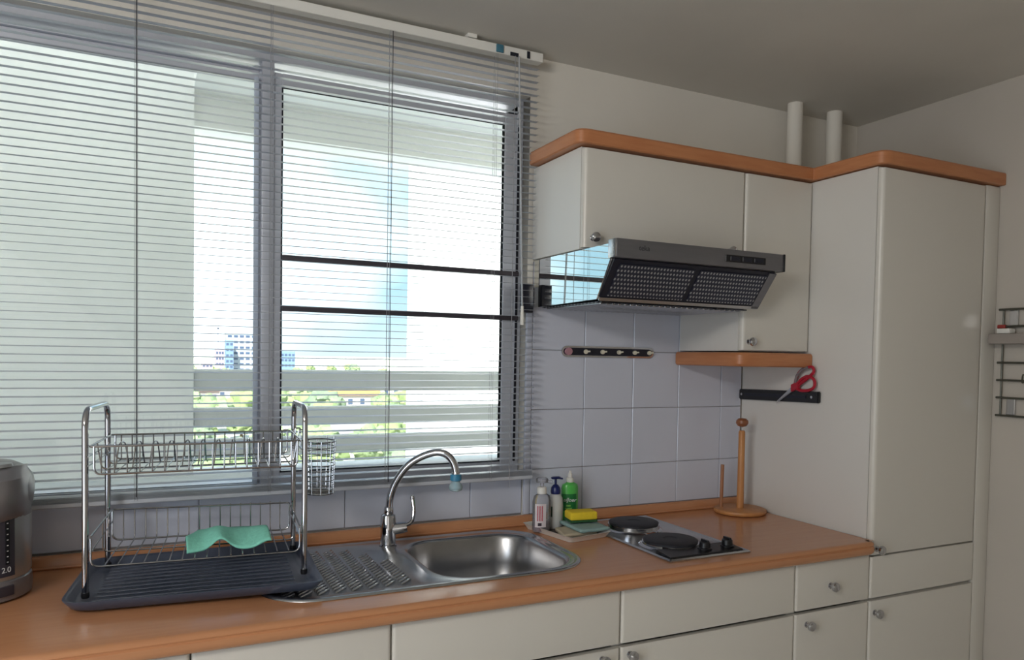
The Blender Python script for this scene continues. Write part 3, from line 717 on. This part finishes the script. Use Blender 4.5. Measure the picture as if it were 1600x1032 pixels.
# ------------------------------------------------------------------ hob
hb = thing('electric_hob', 'small steel electric hob with two black plates and two knobs', 'hob', (.285, -.34, .9))
hx0, hx1, hy0, hy1 = .142, .432, -.592, -.055
bm = B(); loft(bm, [rrect(hx0, hx1, hy0, hy1, .9006, .004, 2), rrect(hx0, hx1, hy0, hy1, .904, .004, 2), rrect(hx0 + .005, hx1 - .005, hy0 + .005, hy1 - .005, .9075, .005, 2),
               rrect(hx0 + .009, hx1 - .009, hy0 + .009, hy1 - .009, .9055, .005, 2)], True, True)
obj('plate', bm, sinkm, hb)
def burner(x, y, r, z):
    o = obj('burner_ring', add_lathe(B(), x, y, [(r + .014, .9057), (r + .010, .909), (r + .004, .911), (r + .004, z), (r, z + .001)], 36), chrome, hb)
    obj('hotplate', add_lathe(B(), x, y, [(r, z - .002), (r + .001, z + .006), (r - .004, z + .0085), (r * .28, z + .0085), (r * .26, z + .007), (.001, z + .007)], 36), iron, o)
burner(.275, -.212, .08, .922)
burner(.256, -.438, .081, .916)
pn = obj('control_panel', add_prism(B(), [(.158, -.575, .9058), (.158, -.502, .9058), (.158, -.504, .915), (.158, -.572, .909)], (.258, 0, 0)), black, hb)
for x in (.305, .388):
    k_ = obj('control_knob', add_lathe(B(), x, -.537, [(.021, .9115), (.021, .914), (.0165, .916), (.0155, .93), (.0135, .9325), (.001, .933)], 24), black, hb)
    obj('grip', box(x - .0035, x + .0035, -.552, -.522, .932, .938, bev=.001, seg=1), black, k_)
mk = bpy.data.materials['logo_grey']
for x in (.29, .375):
    for d in (0, .017): obj('marking', box(x + d, x + d + .011, -.5835, -.5795, .9055, .9061), black, hb)

# ------------------------------------------------------------------ drip tray + dish rack
dt = thing('drip_tray', 'charcoal plastic drip tray under the wire dish rack, overlapping the drainer', 'tray', (-1.0, -.27, .901))
TC = [(-1.299, -.436), (-.772, -.508), (-.748, -.085), (-1.262, -.05)]
def tq(ins, z, r=.05, dz=0):
    c = Vector((sum(p[0] for p in TC) / 4, sum(p[1] for p in TC) / 4, 0)); P = []
    for x, y in TC:
        v = Vector((x, y, 0)) - c; P.append(c + Vector((v.x * (1 - ins / .26), v.y * (1 - ins / .2), 0)) + Vector((0, 0, z)))
    o = fillet(P, [r, r * .5, r, r], 5)
    for p in o: p.z += dz * max(0, min(1, (p.x + 1.15) / .2))
    return o
bm = B(); t_ = .006
loft(bm, [tq(.03, .9015, .05, t_), tq(.012, .908, .05, t_), tq(.001, .925, .05, t_), tq(0, .9285, .05, t_), tq(.004, .9295, .05, t_), tq(.009, .925, .05, t_), tq(.016, .911, .047, t_), tq(.021, .9075, .045, t_)], True, True)
obj('basin', bm, trayp, dt, ang=60)
for k in range(11):
    s = .12 + k * .076; a = Vector((*TC[0], 0)).lerp(Vector((*TC[3], 0)), s); b = Vector((*TC[1], 0)).lerp(Vector((*TC[2], 0)), s)
    p0 = a.lerp(b, .1); p1 = a.lerp(b, .52); p2 = a.lerp(b, .9)
    obj('rib', add_tube(B(), [(p0.x, p0.y, .9078), (p1.x, p1.y, .9081 + t_ * .9), (p2.x, p2.y, .9078 + t_)], .0017, 6), trayp, dt)
ra = thing('dish_rack', 'two-tier chrome wire dish rack with bent tube side frames', 'dish rack', (-1.0, -.24, .91))
FL, FR, BL_, BR_ = Vector((-1.254, -.356, .9145)), Vector((-.793, -.370, .9195)), Vector((-1.222, -.101, .9145)), Vector((-.779, -.117, .9195))
TZ = 1.327
for a, b in ((FL, BL_), (FR, BR_)):
    P = fillet([a, (a.x, a.y, TZ), (b.x, b.y, TZ), b], .045, 6, False)
    fr = obj('side_frame', add_tube(B(), P, .0068, 12), chrome, ra)
    for f in (a, b): obj('foot', add_lathe(B(), f.x, f.y, [(.0075, f.z - .0005), (.0085, f.z + .004), (.008, f.z + .012)], 14), black, fr)
    for zc in (1.248, 1.19, 1.045, .99):   # cross wires between the posts
        pass
def lp(u, v, z, du=.006, dv=0):   # u 0..1 left-right, v 0..1 front-back
    a = FL.lerp(FR, u); b = BL_.lerp(BR_, u); p = a.lerp(b, v); return Vector((p.x, p.y, z))
wr_ = .0016; R2 = .0023
def wire(bm, pts, r=wr_, n=6, fil=.0, closed=False):
    P = fillet(pts, fil, 4, closed) if fil else [Vector(p) for p in pts]
    return add_tube(bm, P, r, n, closed)
# upper basket
ub = bpy.data.objects.new('upper_basket', None)
zt, zb = 1.247, 1.186
u0, u1, v0, v1 = .02, .98, -.03, .97
rim = obj('upper_basket', wire(B(), [lp(u0, v0, zt), lp(u1, v0, zt), lp(u1, v1, zt), lp(u0, v1, zt)], R2, 8, .012, True), wirem, ra)
bpy.data.objects.remove(ub)
obj('base_wire', wire(B(), [lp(u0 + .02, v0, zt), lp(u0 + .02, v0, zb), lp(u1 - .02, v0, zb), lp(u1 - .02, v0, zt)], R2, 8, .015), wirem, rim)
obj('base_wire', wire(B(), [lp(u0 + .02, v1, zt), lp(u0 + .02, v1, zb), lp(u1 - .02, v1, zb), lp(u1 - .02, v1, zt)], R2, 8, .015), wirem, rim)
for v in (.3, .64): obj('base_wire', wire(B(), [lp(u0, v, zt), lp(u0 + .02, v, zb), lp(u1 - .02, v, zb), lp(u1, v, zt)], R2 * .8, 6, .012), wirem, rim)
for k in range(17):
    u = .07 + k * .86 / 16
    obj('cross_wire', wire(B(), [lp(u, v0, zt), lp(u, v0 - .0, zb), lp(u, v1, zb), lp(u, v1, zt)], wr_, 6, .006), wirem, rim)
for k in range(11):
    u = .1 + k * .076
    obj('plate_divider', wire(B(), [lp(u, .3, zb), lp(u + .012, .34, zt - .008), lp(u + .020, .42, zt - .002), lp(u + .028, .5, zt - .008), lp(u + .032, .64, zb)], wr_, 6, .01), wirem, rim)
for u, s in ((0, 1), (1, -1)):
    for z in (1.205, 1.225): obj('cross_wire', wire(B(), [lp(u + .015 * s, v0, z), lp(u + .015 * s, v1, z)], wr_, 6), wirem, rim)
# lower basket
zt2, zb2 = 1.060, .983
u0, u1 = .025, .975
lob = obj('lower_basket', wire(B(), [lp(u0, v0, 1.050), lp(u0, v1, zt2), lp(u1, v1, zt2 - .01), lp(u1, v0, 1.04)], R2, 8, .010), wirem, ra)
obj('base_wire', wire(B(), [lp(u0, v0, 1.045), lp(u0, v0, zb2), lp(u1, v0, zb2 - .006), lp(u1, v0, 1.035)], R2, 8, .018), wirem, lob)
obj('base_wire', wire(B(), [lp(u0, v1, zt2), lp(u0, v1, zb2), lp(u1, v1, zb2 - .006), lp(u1, v1, zt2 - .01)], R2, 8, .018), wirem, lob)
obj('base_wire', wire(B(), [lp(u0, .5, 1.055), lp(u0, .5, zb2), lp(u1, .5, zb2 - .006), lp(u1, .5, 1.05)], R2 * .8, 6, .015), wirem, lob)
for k in range(16):
    u = .08 + k * .84 / 15
    obj('cross_wire', wire(B(), [lp(u, v0, zb2), lp(u, v1, zb2), lp(u, v1, zt2 - .003)], wr_, 6, .012), wirem, lob)
for u, s in ((u0, 1), (u1, -1)):
    obj('cross_wire', wire(B(), [lp(u, v0, 1.015), lp(u, v1, 1.03)], wr_, 6), wirem, lob)
# cutlery cage hooked on the right side
cg = thing('cutlery_basket', 'open chrome wire cutlery cage hooked on the right side of the dish rack', 'basket', (-.742, -.235, 1.092))
cx, cy = -.733, -.235
def ring(z, r, sx=.040, sy=.052): return [Vector((cx + sx * math.cos(2 * math.pi * k / 20), cy + sy * math.sin(2 * math.pi * k / 20), z)) for k in range(20)]
for k, z in enumerate([1.094, 1.104, 1.116, 1.128, 1.141, 1.154, 1.168, 1.183, 1.199, 1.214, 1.229]):
    obj('hoop', add_tube(B(), ring(z, 0, .036 + .005 * k / 10, .047 + .006 * k / 10), .0015 if 0 < k < 10 else .0022, 6, closed=True), wirem, cg)
for k in range(10):
    a = 2 * math.pi * k / 10 + .2
    obj('upright', add_tube(B(), [(cx + .036 * math.cos(a), cy + .047 * math.sin(a), 1.093), (cx + .0415 * math.cos(a), cy + .0535 * math.sin(a), 1.231 + (.008 if k in (0, 1) else 0))], .0016, 6), wirem, cg)
for k in range(-3, 4):
    w = .0345 * math.sqrt(max(0, 1 - (k * .012 / .046) ** 2)); obj('base_wire', add_tube(B(), [(cx - w, cy + k * .012, 1.094), (cx + w, cy + k * .012, 1.094)], .0012, 5), wirem, cg)
for y in (-.21, -.26): obj('hook', add_tube(B(), fillet([(-.777, y, 1.215), (-.777, y, 1.262), (-.79, y, 1.262), (-.79, y, 1.247)], .005, 3, False), .002, 6), wirem, cg)
# teal cloth draped on the lower basket
def cloth(name, fn, nu, nv, th, m, label, cat, ang=180):
    bm = B(); top = []; bot = []
    for i in range(nu + 1):
        a = []; b = []
        for j in range(nv + 1):
            p = Vector(fn(i / nu, j / nv)); a.append(bm.verts.new(p + Vector((0, 0, th)))); b.append(bm.verts.new(p))
        top.append(a); bot.append(b)
    for i in range(nu):
        for j in range(nv):
            bm.faces.new((top[i][j], top[i + 1][j], top[i + 1][j + 1], top[i][j + 1])); bm.faces.new((bot[i][j + 1], bot[i + 1][j + 1], bot[i + 1][j], bot[i][j]))
    for i in range(nu):
        bm.faces.new((top[i][0], bot[i][0], bot[i + 1][0], top[i + 1][0])); bm.faces.new((top[i + 1][nv], bot[i + 1][nv], bot[i][nv], top[i][nv]))
    for j in range(nv):
        bm.faces.new((bot[0][j], top[0][j], top[0][j + 1], bot[0][j + 1])); bm.faces.new((top[nu][j], bot[nu][j], bot[nu][j + 1], top[nu][j + 1]))
    return tag(obj(name, bm, m, ang=ang), label, cat)
teal = mat('teal_cloth', (132, 208, 188), .95, var=.07, scale=120, bump=.6, bscale=400)
def tf(u, v):
    x = -1.052 + u * .186; yf = -.335 + .01 * math.sin(u * 5); yb = -.135 - .02 * (u - .5) ** 2 * 4
    if u < .18: yb -= (.18 - u) * .45
    y = yf + (yb - yf) * v - .006 * u
    front_ = (1 - v) ** 1.6
    z = .9857 + .032 * math.sin(min(1, v * 1.15) * math.pi) * .7 + front_ * (.012 * (1 - math.exp(-((u - .38) / .2) ** 2)) * 0 + .026 * math.exp(-((u - .40) / .13) ** 2) + .018 * math.exp(-((u - .97) / .15) ** 2)) + .010 * v
    return (x, y, z)
cloth('dish_cloth', tf, 40, 20, .004, teal, 'teal sponge cloth lying wavy in the lower tier of the dish rack', 'cloth')

# ------------------------------------------------------------------ thermo pot
kp = thing('thermo_pot', 'grey and silver electric thermo pot at the left end of the worktop', 'kettle', (-1.49, -.185, .9))
kx, ky = -1.488, -.195
kgrey = mat('pot_grey', (138, 134, 136), .32, .35, var=.03, scale=5); ksil = mat('pot_silver', (178, 178, 176), .3, .6, var=.03, scale=4); kdark = mat('pot_window', (62, 58, 66), .3, var=.06)
obj('base', add_lathe(B(), kx, ky, [(.108, .9004), (.117, .905), (.119, .93), (.117, .945), (.113, .948)], 48), kgrey, kp)
obj('body', add_lathe(B(), kx, ky, [(.113, .947), (.117, .955), (.1175, 1.09), (.114, 1.105)], 48), ksil, kp)
obj('head', add_lathe(B(), kx, ky, [(.112, 1.1), (.119, 1.105), (.1225, 1.125), (.1235, 1.15), (.12, 1.17), (.108, 1.188), (.085, 1.2), (.05, 1.206), (.001, 1.208)], 48), kgrey, kp)
dvec = Vector((.45, -.893, 0)); pv = Vector((.893, .45, 0))
def onk(a, r, z): d = (dvec * math.cos(a) + pv * math.sin(a)); return Vector((kx, ky, z)) + d * r
# spout hood: bulging head part towards the room
lo = []
for z, bu in ((1.072, -.012), (1.082, .006), (1.1, .018), (1.125, .025), (1.15, .026), (1.172, .02), (1.188, .004), (1.196, -.02)):
    P = []
    for k in range(17):
        a = -1.0 + 2.0 * k / 16; q = math.cos(a / 1.0 * math.pi / 2) ** 2
        P.append(onk(a, .1195 + bu * q if z < 1.18 else .112 + bu * q, z + .012 * (1 - q) * (1 if z < 1.1 else 0)))
    P.append(onk(0, .03, z)); lo.append(P)
bm = B(); loft(bm, lo, True, True); obj('spout_hood', bm, kgrey, kp)
obj('push_button', add_lathe(B(), kx + .05, ky - .06, [(.036, 1.196), (.034, 1.203), (.02, 1.205), (.001, 1.206)], 28, sx=1.2, sy=.7, rot=.5), mat('pot_button', (160, 160, 162), .3, .3, var=.03), kp)
def curved(a0, a1, r, z0, z1, th, n=8):
    bm = B(); lo = []
    for k in range(n + 1):
        a = a0 + (a1 - a0) * k / n; lo.append([onk(a, r, z0), onk(a, r + th, z0 + .001), onk(a, r + th, z1 - .001), onk(a, r, z1)])
    loft(bm, lo, True, True); return bm
pn_ = obj('front_panel', curved(-.33, .44, .117, .958, 1.1, .0035), kdark, kp)
obj('level_tube', curved(.26, .33, .1205, .985, 1.085, .001, 3), black, pn_)
lt = mat('white_print', (222, 222, 222), .5, var=.02)
for k in range(8):
    z = .99 + k * .0122; obj('tick', curved(.28, .31, .1215, z, z + .002, .0004, 2), lt, pn_)
a = .27; p = onk(a, .1214, .974); tang = (pv * math.cos(a) - dvec * math.sin(a))
text('print', '2.0', .017, facing(p, tang, (0, 0, 1)), lt, pn_, ext=.0003)
obj('base_slot', curved(-.2, .42, .118, .915, .938, .003), kdark, kp)

# ------------------------------------------------------------------ soap tray with bottles, cloths, sponge
rot = math.radians(10)
def T2(x, y, z, c=(.052, -.161)):
    return Vector((c[0] + x * math.cos(rot) - y * math.sin(rot), c[1] + x * math.sin(rot) + y * math.cos(rot), z))
def rr2(hx, hy, z, r=.012): return [T2(p.x, p.y, z) for p in rrect(-hx, hx, -hy, hy, 0, r, 3)]
tr = thing('soap_tray', 'shallow white plastic tray with a dark inside holding bottles beside the hob', 'tray', (.06, -.155, .9))
bm = B(); loft(bm, [rr2(.073, .115, .9008), rr2(.081, .126, .918), rr2(.083, .128, .919), rr2(.080, .125, .919), rr2(.072, .114, .9035)], True, True); obj('dish', bm, whitepl, tr, ang=50)
obj('mat', add_prism(B(), rr2(.071, .113, .904), (0, 0, .0012)), mat('tray_dark', (52, 42, 42), .5, var=.1), tr)
Z0 = .9055
# clear pump bottle
x, y = -.018, -.124
cb = thing('soap_bottle', 'clear plastic pump bottle with pinkish soap and a red-printed label', 'bottle', (x, y, Z0))
obj('bottle', add_lathe(B(), x, y, [(.0285, Z0), (.0305, Z0 + .006), (.0305, Z0 + .095), (.026, Z0 + .112), (.0135, Z0 + .12), (.0135, Z0 + .124)], 28, sx=1.05, sy=.8, rot=rot), clearp, cb)
obj('soap', add_lathe(B(), x, y, [(.0265, Z0 + .002), (.0285, Z0 + .007), (.0285, Z0 + .028), (.001, Z0 + .0281)], 24, sx=1.05, sy=.8, rot=rot), pinkliq, cb)
obj('cap', add_lathe(B(), x, y, [(.0155, Z0 + .119), (.0155, Z0 + .138), (.012, Z0 + .141)], 20), whitepl, cb)
hd_ = obj('pump_head', add_lathe(B(), x, y, [(.006, Z0 + .14), (.006, Z0 + .152), (.019, Z0 + .155), (.0195, Z0 + .166), (.014, Z0 + .17)], 20), clearp, cb)
obj('nozzle', add_tube(B(), [(x, y, Z0 + .161), (x + .028, y - .018, Z0 + .156)], [.006, .0045], 8), clearp, hd_)
dcam = Vector((-1.126 - x, -2.295 - y, 0)).normalized(); side = Vector((-dcam.y, dcam.x, 0)) * 1
def label_patch(x, y, rx, z0, z1, half, m, par, a_off=0, nm='label', th=.0006, sx=1.05, sy=.8):
    bm = B(); lo = []; base = math.atan2(dcam.y, dcam.x)
    for k in range(9):
        a = base + a_off + (-half + 2 * half * k / 8) - rot
        lo.append([T for z in (z0, z1) for T in [Vector((x + (rx + th) * (sx * math.cos(a) * math.cos(rot) - sy * math.sin(a) * math.sin(rot)), y + (rx + th) * (sx * math.cos(a) * math.sin(rot) + sy * math.sin(a) * math.cos(rot)), z))]])
    loft(bm, lo, closed=False); return obj(nm, bm, m, par)
lblm = mat('label_white', (218, 208, 212), .5, var=.03)
la = label_patch(x, y, .0307, Z0 + .016, Z0 + .09, .62, lblm, cb)
pinkp = mat('label_pink_print', (176, 84, 100), .5, rgb2=(200, 120, 130), scale=200); darkp = mat('label_dark_print', (50, 34, 52), .5, var=.1)
for k in range(3): label_patch(x, y, .0314, Z0 + .036, Z0 + .084, .07, pinkp, la, a_off=-.28 + k * .24, nm='print', th=.0004)
label_patch(x, y, .0314, Z0 + .02, Z0 + .03, .2, darkp, la, a_off=-.05, nm='print', th=.0004)
# white bottle with navy pump
x, y = .045, -.098
nb = thing('lotion_bottle', 'white pump bottle with a navy blue pump between the clear and green bottles', 'bottle', (x, y, Z0))
obj('bottle', add_lathe(B(), x, y, [(.0255, Z0), (.0275, Z0 + .005), (.028, Z0 + .07), (.0255, Z0 + .095), (.018, Z0 + .108), (.012, Z0 + .112)], 28, sx=1.0, sy=.75, rot=rot), mat('milky_plastic', (206, 208, 208), .35, var=.03), nb)
obj('cap', add_lathe(B(), x, y, [(.0155, Z0 + .11), (.0165, Z0 + .118), (.0145, Z0 + .131), (.0085, Z0 + .139), (.004, Z0 + .141), (.004, Z0 + .158)], 20), mat('navy_pump', (28, 38, 96), .3, var=.05), nb)
h2 = obj('pump_head', add_lathe(B(), x, y, [(.004, Z0 + .157), (.011, Z0 + .159), (.0125, Z0 + .164), (.009, Z0 + .166)], 16, sx=1.5, sy=.8, rot=rot), bpy.data.materials['navy_pump'], nb)
obj('nozzle', add_tube(B(), [(x, y, Z0 + .162), (x + .022, y - .008, Z0 + .159)], [.004, .003], 8), bpy.data.materials['navy_pump'], h2)
dcam = Vector((-1.126 - x, -2.295 - y, 0)).normalized()
label_patch(x, y, .0282, Z0 + .038, Z0 + .072, .16, mat('label_green_black', (44, 70, 58), .5, var=.2), nb, a_off=-.38, nm='print', sx=1.0, sy=.75)
# green bottle
x, y = .118, -.062
gb = thing('detergent_bottle', 'bright green dish detergent bottle with a white cap beside the yellow sponge', 'bottle', (x, y, Z0))
gcol = mat('green_plastic', (84, 188, 84), .3, var=.04)
obj('bottle', add_lathe(B(), x, y, [(.0275, Z0), (.030, Z0 + .005), (.030, Z0 + .12), (.0265, Z0 + .131), (.014, Z0 + .137), (.0115, Z0 + .139)], 28, sx=1.05, sy=.75, rot=rot), gcol, gb)
obj('cap', add_lathe(B(), x, y, [(.0115, Z0 + .138), (.0125, Z0 + .14), (.012, Z0 + .152), (.0075, Z0 + .155), (.007, Z0 + .166), (.0045, Z0 + .169), (.004, Z0 + .176)], 20), whitepl, gb)
dcam = Vector((-1.126 - x, -2.295 - y, 0)).normalized()
gl = label_patch(x, y, .0302, Z0 + .045, Z0 + .102, .95, mat('label_dark_green', (22, 104, 52), .4, rgb2=(30, 124, 60), scale=60), gb)
pc = Vector((x, y, 0)) + dcam * .0285; tdir = Vector((-dcam.y, dcam.x, 0))
text('print', 'ulJoer', .0175, facing((pc.x, pc.y, Z0 + .083), tdir, Vector((0, 0, 1)) + tdir * .0), lt, gl, ext=.0006, shear=.3)
for k, w in enumerate((.4, .25)): label_patch(x, y, .0308, Z0 + .052 + k * .009, Z0 + .057 + k * .009, w, mat('label_lime', (130, 190, 90), .4, var=.1), gl, nm='print', th=.0004)
# cloths and sponge
def flat_cloth(P, z, amp, th, m, name, lb, seed):
    c = [Vector((*p, 0)) for p in P]
    def fn(u, v):
        p = c[0].lerp(c[1], u).lerp(c[3].lerp(c[2], u), v); h = noise.noise(Vector((p.x * 25 + seed, p.y * 25, 0))) * amp
        return (p.x, p.y, z + abs(h))
    return cloth(name, fn, 14, 14, th, m, lb, 'cloth')
flat_cloth([(-.006, -.25), (.118, -.243), (.118, -.135), (.018, -.15)], Z0 + .0012, .003, .010, mat('cream_cloth', (196, 184, 160), .9, var=.04, scale=60, bump=.5, bscale=300), 'folded_cloth', 'folded cream cloth lying in the white tray under the grey-green one', 1)
flat_cloth([(.048, -.262), (.152, -.262), (.158, -.125), (.052, -.118)], Z0 + .0145, .004, .009, mat('sage_cloth', (142, 170, 168), .9, var=.05, scale=60, bump=.5, bscale=300), 'folded_cloth', 'folded grey-green cloth under the yellow sponge', 5)
sp = thing('sponge', 'yellow cleaning sponge with a dark green scouring side on the folded cloth', 'sponge', (.115, -.155, Z0 + .03))
def rbox(cx, cy, hx, hy, z0, z1, a, bev):
    bm = box(-hx, hx, -hy, hy, z0, z1, bev=bev, seg=3); bmesh.ops.rotate(bm, verts=bm.verts, cent=(0, 0, 0), matrix=Matrix.Rotation(a, 3, 'Z')); bmesh.ops.translate(bm, verts=bm.verts, vec=(cx, cy, 0)); return bm
obj('scouring_pad', rbox(.106, -.160, .046, .030, Z0 + .0295, Z0 + .036, -.15, .001), mat('scour_green', (40, 86, 50), .9, var=.15, scale=200), sp)
obj('foam', rbox(.106, -.160, .046, .031, Z0 + .036, Z0 + .062, -.15, .006), mat('sponge_yellow', (226, 196, 44), .85, var=.05, scale=80, bump=.5, bscale=300), sp)

# ------------------------------------------------------------------ paper towel holder
x, y = .800, -.124
ph = thing('paper_towel_holder', 'empty turned wooden paper towel stand in the corner by the tall cupboard', 'towel holder', (x, y, .9))
obj('base', add_lathe(B(), x, y, [(.088, .9008), (.0935, .904), (.095, .910), (.093, .916), (.085, .919), (.001, .9195)], 40), beech, ph)
obj('post', add_lathe(B(), x, y, [(.0135, .919), (.0125, 1.0), (.0118, 1.198), (.009, 1.203)], 24), beech, ph)
obj('pin', add_lathe(B(), x, y, [(.0025, 1.2), (.0025, 1.218)], 10), steel, ph)
obj('finial', add_lathe(B(), x, y, [(.004, 1.216), (.016, 1.22), (.0225, 1.230), (.0215, 1.240), (.014, 1.247), (.001, 1.249)], 28), mat('finial_wood', (150, 98, 66), .4, rgb2=(136, 84, 56), scale=12), ph)
obj('side_peg', add_tube(B(), [(.744, -.085, .918), (.7465, -.085, 1.075)], .0065, 10), mat('peg_wood', (160, 108, 74), .45, var=.05), ph)
